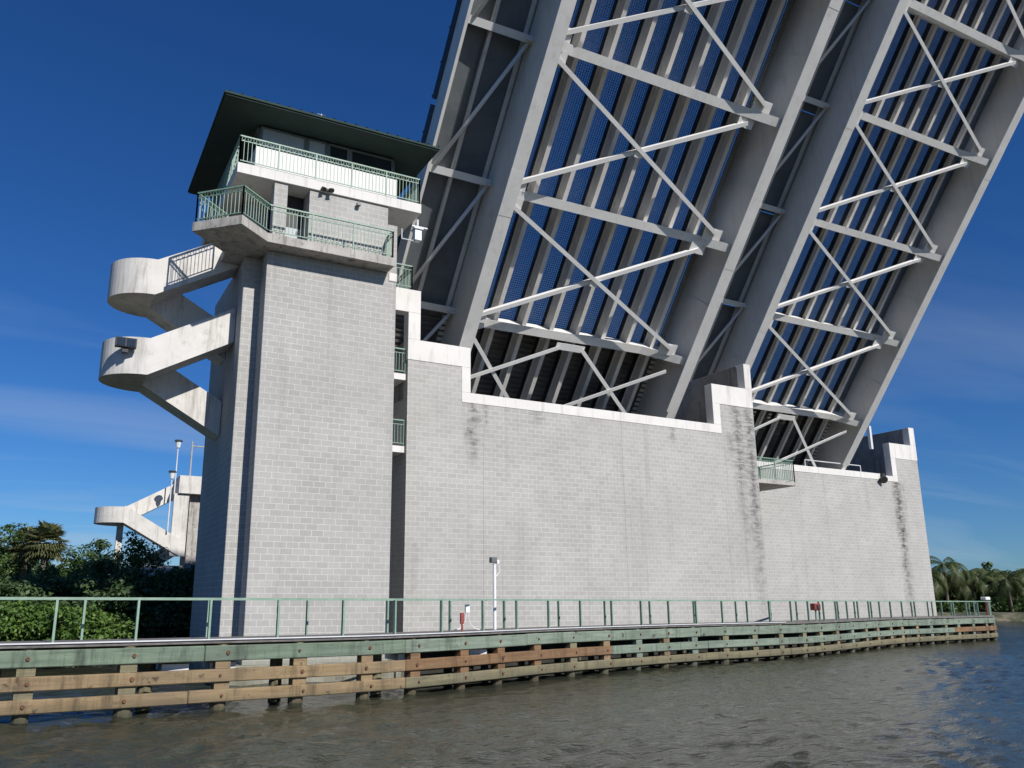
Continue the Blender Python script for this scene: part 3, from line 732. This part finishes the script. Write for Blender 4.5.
MB().box(q.x-.2,q.x+.22,q.y-.15,q.y+.15,-.42,-.1).build('lamp', M['red'], f, .03); MB().box(q.x-.07,q.x+.09,q.y-.2,q.y-.151,-.36,-.17).build('lens', M['dark'], f)
q, d, nn = pat(TOT-3.4, .4)
f = thing('channel_marker', (q.x, q.y, -.9), 'small red channel light on a post at the far end of the walkway', 'navigation light')
MB().cyl((q.x,q.y,-.9),(q.x,q.y,.1),.07).build('post', M['red'], f); MB().box(q.x-.25,q.x+.25,q.y-.2,q.y+.2,.1,.32).build('lamp', M['white'], f, .04)

# ------------------------------------------------------------------ farther stairs behind the trees
fs_ = thing('far_staircase', (8, 62, -1.4), 'distant white concrete zigzag staircase left of the tower, rising out of the trees', 'staircase')
def sl(xa, za, xb, zb, y0, y1, h, name):
    return MB().prism([(xa,za),(xb,zb),(xb,zb+h),(xa,za+h)], y0, y1, 'y').build(name, M['conc'], fs_)
P = [(4.6-1.75*math.sin(a), 61.7-1.7*math.cos(a)) for a in np.linspace(0, PI, 17)]
MB().prism(P, 5.05, 6.12).build('stair_landing', M['conc'], fs_)
sl(4.6, 5.05, 8.3, 2.95, 60.0, 61.4, 1.15, 'stair_flight'); sl(4.6, 5.05, 8.3, 7.2, 62.0, 63.4, 1.15, 'stair_flight')
MB().box(8.0, 13.5, 59.9, 63.5, 7.25, 8.5).build('top_landing', M['conc'], fs_)
MB().box(8.9, 13.5, 60.6, 63.2, -1.5, 7.24).build('shaft_wall', M['conc_old'], fs_)
MB().box(7.75, 8.75, 60.1, 60.5, 2.9, 7.24).build('column', M['conc'], fs_); MB().box(4.35, 4.75, 61.4, 61.9, -1.5, 5.04).build('column', M['conc'], fs_)
sl(8.3, 2.95, 5.2, .9, 62.0, 63.4, 1.15, 'stair_flight'); MB().prism([(x+.2, y) for x, y in P], .2, 1.5).build('stair_landing', M['conc_white'], fs_)
sl(4.6, .6, 7.6, -1.4, 60.0, 61.4, 1.2, 'stair_flight'); MB().box(5.2, 8.9, 61.0, 61.3, -1.5, 2.3).build('lower_wall', M['conc_white'], fs_)
def street_lamp(x, y, z0, z1, label):
    f = thing('street_lamp', (x, y, z0), label, 'street lamp', 'lamps by the far staircase')
    MB().cyl((x,y,z0),(x,y,z1-.55),.05,.04,8).build('pole', M['edge'], f)
    MB().cyl((x,y,z1-.55),(x,y,z1-.1),.13,.22,10).build('lamp_glass', M['lampglass'], f); MB().cyl((x,y,z1-.099),(x,y,z1),.30,.24,10).build('lamp_cap', M['dark'], f)
street_lamp(7.75, 60.3, 6.9, 11.05, 'taller white street lamp at the top of the distant staircase')
street_lamp(7.45, 59.8, 4.5, 8.75, 'shorter white street lamp in front of the distant staircase')
f = thing('signal_mast', (8.75, 60.6, 8.5), 'plain grey mast with a cross arm above the distant staircase', 'mast')
MB().cyl((8.75,60.6,8.5),(8.75,60.6,11.1),.06,.05,8).build('mast', M['conc_old'], f); MB().cyl((8.75,60.6,10.75),(10.6,60.6,10.75),.05,.05,8).build('arm', M['conc_old'], f)

# ------------------------------------------------------------------ vegetation
def crown_mesh(seed, rx, ry, h, z0, n_cl, n_lf, ls, cl_r, mat, pointed=False):
    g = np.random.default_rng(seed)
    d = g.normal(size=(n_cl, 3)); d /= np.linalg.norm(d, axis=1)[:, None]
    rr = g.uniform(.25, 1., n_cl)**.45
    c = d*rr[:, None]
    lump = 1+.28*np.sin(d[:, 0]*4.1+seed)*np.cos(d[:, 1]*3.3+seed*2)+.18*np.sin(d[:, 2]*6+seed*1.7+d[:, 0]*5)
    c *= lump[:, None]
    if pointed: c[:, :2] *= np.clip(1.15-.85*(c[:, 2:3]+1)/2, .12, 1.1)
    c *= np.array([rx, ry, h/2]); c[:, 2] += z0+h/2
    cr = cl_r*g.uniform(.6, 1.25, n_cl)
    cc = np.repeat(c, n_lf, 0); rrep = np.repeat(cr, n_lf)
    o = g.normal(size=(n_cl*n_lf, 3)); o /= np.linalg.norm(o, axis=1)[:, None]
    p = cc+o*(rrep*g.uniform(.3, 1., len(cc))**.5)[:, None]*np.array([1, 1, .7])
    nrm = o*.6+g.normal(size=o.shape)*.5+np.array([0, 0, .7]); nrm /= np.linalg.norm(nrm, axis=1)[:, None]
    t = np.cross(nrm, g.normal(size=o.shape)); t /= np.linalg.norm(t, axis=1)[:, None]
    b = np.cross(nrm, t); L = ls*g.uniform(.6, 1.4, len(p))[:, None]
    V = np.stack([p-t*L*.5, p+b*L*.28+nrm*L*.08, p+t*L*.5, p-b*L*.28+nrm*L*.08], 1).reshape(-1, 3)
    F = np.arange(len(V)).reshape(-1, 4)
    return mesh_np('crown', V, F, mat)
def tree(name, x, y, zg, ztop, w, label, kind, seed, mat, group, pointed=False, dens=1., ls=.20, low=.12):
    T = thing(name, (x, y, zg), label, kind, group)
    H = ztop-zg; g = random.Random(seed)
    m = MB(); tr = .035*H
    m.cyl((x,y,zg-.3),(x+.1,y,zg+H*.35),tr,tr*.7,8); m.cyl((x+.1,y,zg+H*.35),(x,y+.1,zg+H*.75),tr*.7,tr*.3,8)
    for i in range(7):
        an = i*2.4+seed; z = zg+H*(.25+.07*i); m.cyl((x+.05,y,z),(x+math.cos(an)*w*.36,y+math.sin(an)*w*.36,z+H*.2),tr*.35,tr*.1,6)
    m.build('trunk', M['bark'], T)
    me = crown_mesh(seed, w/2, w/2, H*(1-low), H*low, int(120*dens), 56, ls*.8, w*.11+.12, mat, pointed)
    c = bpy.data.objects.new('crown', me); COL.objects.link(c); c.parent = T
    return T
ZG = -1.45
LT = [(-12.,60.,5.3,5.5,'fol_c'),(-8.4,58.,4.7,5.4,'fol_a'),(-5.8,58.,4.2,5.2,'fol_c'),(-3.4,57.,4.5,4.4,'fol_a'),(-2.0,60.,4.3,3.6,'fol_c'),(2.3,57.,3.3,3.4,'fol_a'),(3.4,54.,2.9,3.6,'fol_c'),(4.9,39.8,1.3,2.8,'fol_a'),(6.5,41.2,1.7,2.6,'fol_c'),(3.1,37.9,1.0,2.8,'fol_c'),(.6,40.5,1.2,3.2,'fol_a'),(-1.4,38.,.9,3.2,'fol_c')]
LL = ['dark leafy tree beyond the far left edge of the grove', 'mid green tree near the left edge of the grove', 'dark leafy tree left of the grove, half out of view', 'mid green tree at the left edge of the photo',
      'dark tree just left of the fan palm', 'green tree between the fan palm and the pointed tree', 'dark round tree behind the green tree right of the fan palm', 'dark tree below the distant staircase', 'dark tree hard against the left side of the tower',
      'low dark tree in front of the distant staircase', 'low green tree under the fan palm', 'low dark tree at the left edge behind the bright bushes']
for i, (x, y, zt, w, mt) in enumerate(LT):
    tree('broadleaf_tree', x, y, ZG, zt, w, LL[i], 'tree', 11+i, M[mt], 'trees left of the tower', False, 1.15, .24)
tree('conical_tree', 3.7, 38.4, ZG, 2.75, 3.0, 'pointed dark green tree standing up before the distant staircase', 'tree', 41, M['fol_a'], None, True, .8, .18, .05)
BT = [(-4.2,35.6,.1,3.2),(-2.1,34.7,-.15,3.0),(-.7,35.6,.0,2.6),(.7,35.3,-.3,2.9),(2.1,35.8,-.5,2.5),(4.0,36.6,-.2,2.4),(-6.6,36.,.3,3.2)]
BL = ['bright green bush left of the first fence post, out of view', 'bright green bush behind the first fence post', 'bright green bush right of the first fence post', 'broad bright bush between the first two fence posts', 'low green bush left of the second fence post', 'dark green bush right of the second fence post', 'bright green bush at the far left shore']
for i, (x, y, zt, w) in enumerate(BT):
    tree('bush', x, y, -1.7, zt, w, BL[i], 'bush', 61+i, M['fol_b' if i not in (5,) else 'fol_c'], 'bushes on the left shore', False, .8, .20, 0.)

def fan_palm(x, y, zg, ztop, r, label, seed, dry=False):
    T = thing('fan_palm', (x, y, zg), label, 'palm', 'fan palms in the left grove'); g = random.Random(seed)
    zc = ztop-r*.85
    MB().cyl((x,y,zg-.3),(x,y,zc),.2,.17,9).build('trunk', M['bark'], T)
    m = MB()
    for i in range(95):
        an = i*2.39996; el = R(g.uniform(-55, 88)); d = Vector((math.cos(an)*math.cos(el), math.sin(an)*math.cos(el), math.sin(el)))
        c = Vector((x,y,zc)); L1 = r*g.uniform(.25, .5); hub = c+d*L1
        side = d.cross(Vector((0,0,1))).normalized()
        for k in range(-5, 6):
            a2 = k*R(15); dd = (d*math.cos(a2)+side*math.sin(a2)).normalized(); ln = r*g.uniform(.36, .5)
            p1 = hub+dd*ln*.55; p2 = hub+dd*ln+Vector((0,0,-ln*.22)); w = side.cross(dd).cross(dd).normalized()*.06
            m.add([hub, p1+w, p2, p1-w], [(0,1,2,3)])
    m.build('crown', M['fol_s' if dry else 'fol_a'], T); return T
fan_palm(.12, 55.5, ZG, 4.75, 1.7, 'round headed fan palm rising over the left grove', 3, True)
fan_palm(-.95, 57.5, ZG, 4.55, 1.5, 'paler fan palm behind the round headed one', 5, True)

def coco_mesh(seed, r):
    g = random.Random(seed); m = MB()
    for i in range(17):
        an = i*2.39996+g.uniform(-.2, .2); e0 = R(g.uniform(5, 75)); L_ = r*g.uniform(.85, 1.15)
        h = Vector((math.cos(an), math.sin(an), 0)); sd = Vector((-h.y, h.x, 0)); prev = Vector((0,0,0)); el = e0; pts = [prev]
        for k in range(12):
            el -= R(9+5*k/6); prev = prev+(h*math.cos(el)+Vector((0,0,math.sin(el))))*(L_/12); pts.append(prev)
        for k in range(1, 12):
            ln = L_*.24*math.sin(PI*(k+1.2)/14)
            for sg in (-1, 1):
                for q_ in (0, .5):
                    p = pts[k].lerp(pts[k+1], q_); t = (pts[k+1]-pts[k])
                    tip = p+sd*sg*ln*.75+t.normalized()*ln*.35+Vector((0,0,-ln*.55))
                    m.add([p, p+t*.42, tip], [(0,1,2)])
        m.tube(pts[::3], .035, 4)
    return m
RP = [(112.0,76.6,4.9,3.2),(117.2,77.0,6.9,3.7),(120.0,77.2,4.4,3.4),(121.4,75.8,3.8,3.1),(127.9,76.4,5.2,3.7),(124.2,72.2,4.3,3.4),(133.5,73.2,5.6,3.9),(139.,70.5,5.,3.8),(147.,68.,5.6,3.8),(114.2,79.5,3.4,3.),(131.,78.,4.2,3.4),(124.5,80,4.6,3.4)]
RL = ['coconut palm half hidden by the right pier edge', 'tallest coconut palm, just right of the farther pier', 'yellowish coconut palm right of the tallest one', 'short coconut palm in the dip of the right treeline', 'broad coconut palm near the right edge of the photo',
      'low coconut palm in front of the right treeline', 'tall coconut palm at the right edge of the photo', 'coconut palm beyond the right edge of the photo', 'last coconut palm far to the right', 'short palm behind the palm at the pier edge', 'palm behind the broad palm on the right', 'palm in the middle of the right treeline, behind']
for i, (x, y, zt, r) in enumerate(RP):
    T = thing('coconut_palm', (x, y, -1.45), RL[i], 'palm', 'coconut palms on the far bank')
    zc = zt-r*.45
    MB().cyl((x,y,-1.7),(x+.3*math.sin(i),y,zc),.22,.15,8).build('trunk', M['bark'], T)
    m = coco_mesh(100+i, r*1.45); m.v = [(a+x+.3*math.sin(i), b+y, c+zc) for a, b, c in m.v]; m.build('crown', M['fol_p'], T)
def mass(name, pts, label, mat, seed, n_cl=20, dens=30, ls=.6):
    Vs = []; g = np.random.default_rng(seed)
    me = None; allV = []
    for i, (x, y, h, w) in enumerate(pts):
        q = crown_mesh(seed+i, w/2, w/2, h, 0, n_cl, dens, ls, w*.12+.2, mat)
        V = np.zeros(len(q.vertices)*3, dtype=np.float32); q.vertices.foreach_get('co', V); V = V.reshape(-1, 3)+np.array([x, y, -1.6]); allV.append(V)
        bpy.data.meshes.remove(q)
    V = np.concatenate(allV); o = bpy.data.objects.new(name, mesh_np(name, V, np.arange(len(V)).reshape(-1, 4), mat)); COL.objects.link(o)
    o['kind'] = 'stuff'; o['label'] = label; o['category'] = 'undergrowth'; return o
g_ = random.Random(3)
mass('far_bank_thicket', [(107+i*1.25+g_.uniform(-.5,.5), 88-i*.35+g_.uniform(-3,3), g_.uniform(5.2,7.2), g_.uniform(5,7)) for i in range(48)], 'dark mass of trees filling the far right bank behind the palms', M['fol_c'], 300, 26, 34, .75)
mass('bank_shrubs', [(113.5+i*1.3, 78.2-i*.55+g_.uniform(-.6,.6), g_.uniform(1.2,2.4), g_.uniform(2.2,3.4)) for i in range(24)], 'low shrubs along the sandy far bank under the palms', M['fol_a'], 400, 14, 30, .4)
mass('left_thicket', [(-28+i*1.5+g_.uniform(-.5,.5), 66+g_.uniform(-3,3)-(8 if i > 21 else 0), g_.uniform(3.2,4.6) if i < 20 else g_.uniform(2.4,3.2), g_.uniform(4,6)) for i in range(25)], 'dark wood behind the trees left of the tower', M['fol_c'], 500, 30, 40, .45)
mass('shore_undergrowth', [(-16+i*1.1+g_.uniform(-.3,.3), 37.2+g_.uniform(-1.,1.5), g_.uniform(1.3,2.2), g_.uniform(2.,3.)) for i in range(22)], 'dark undergrowth along the left shore', M['fol_c'], 600, 22, 36, .26)
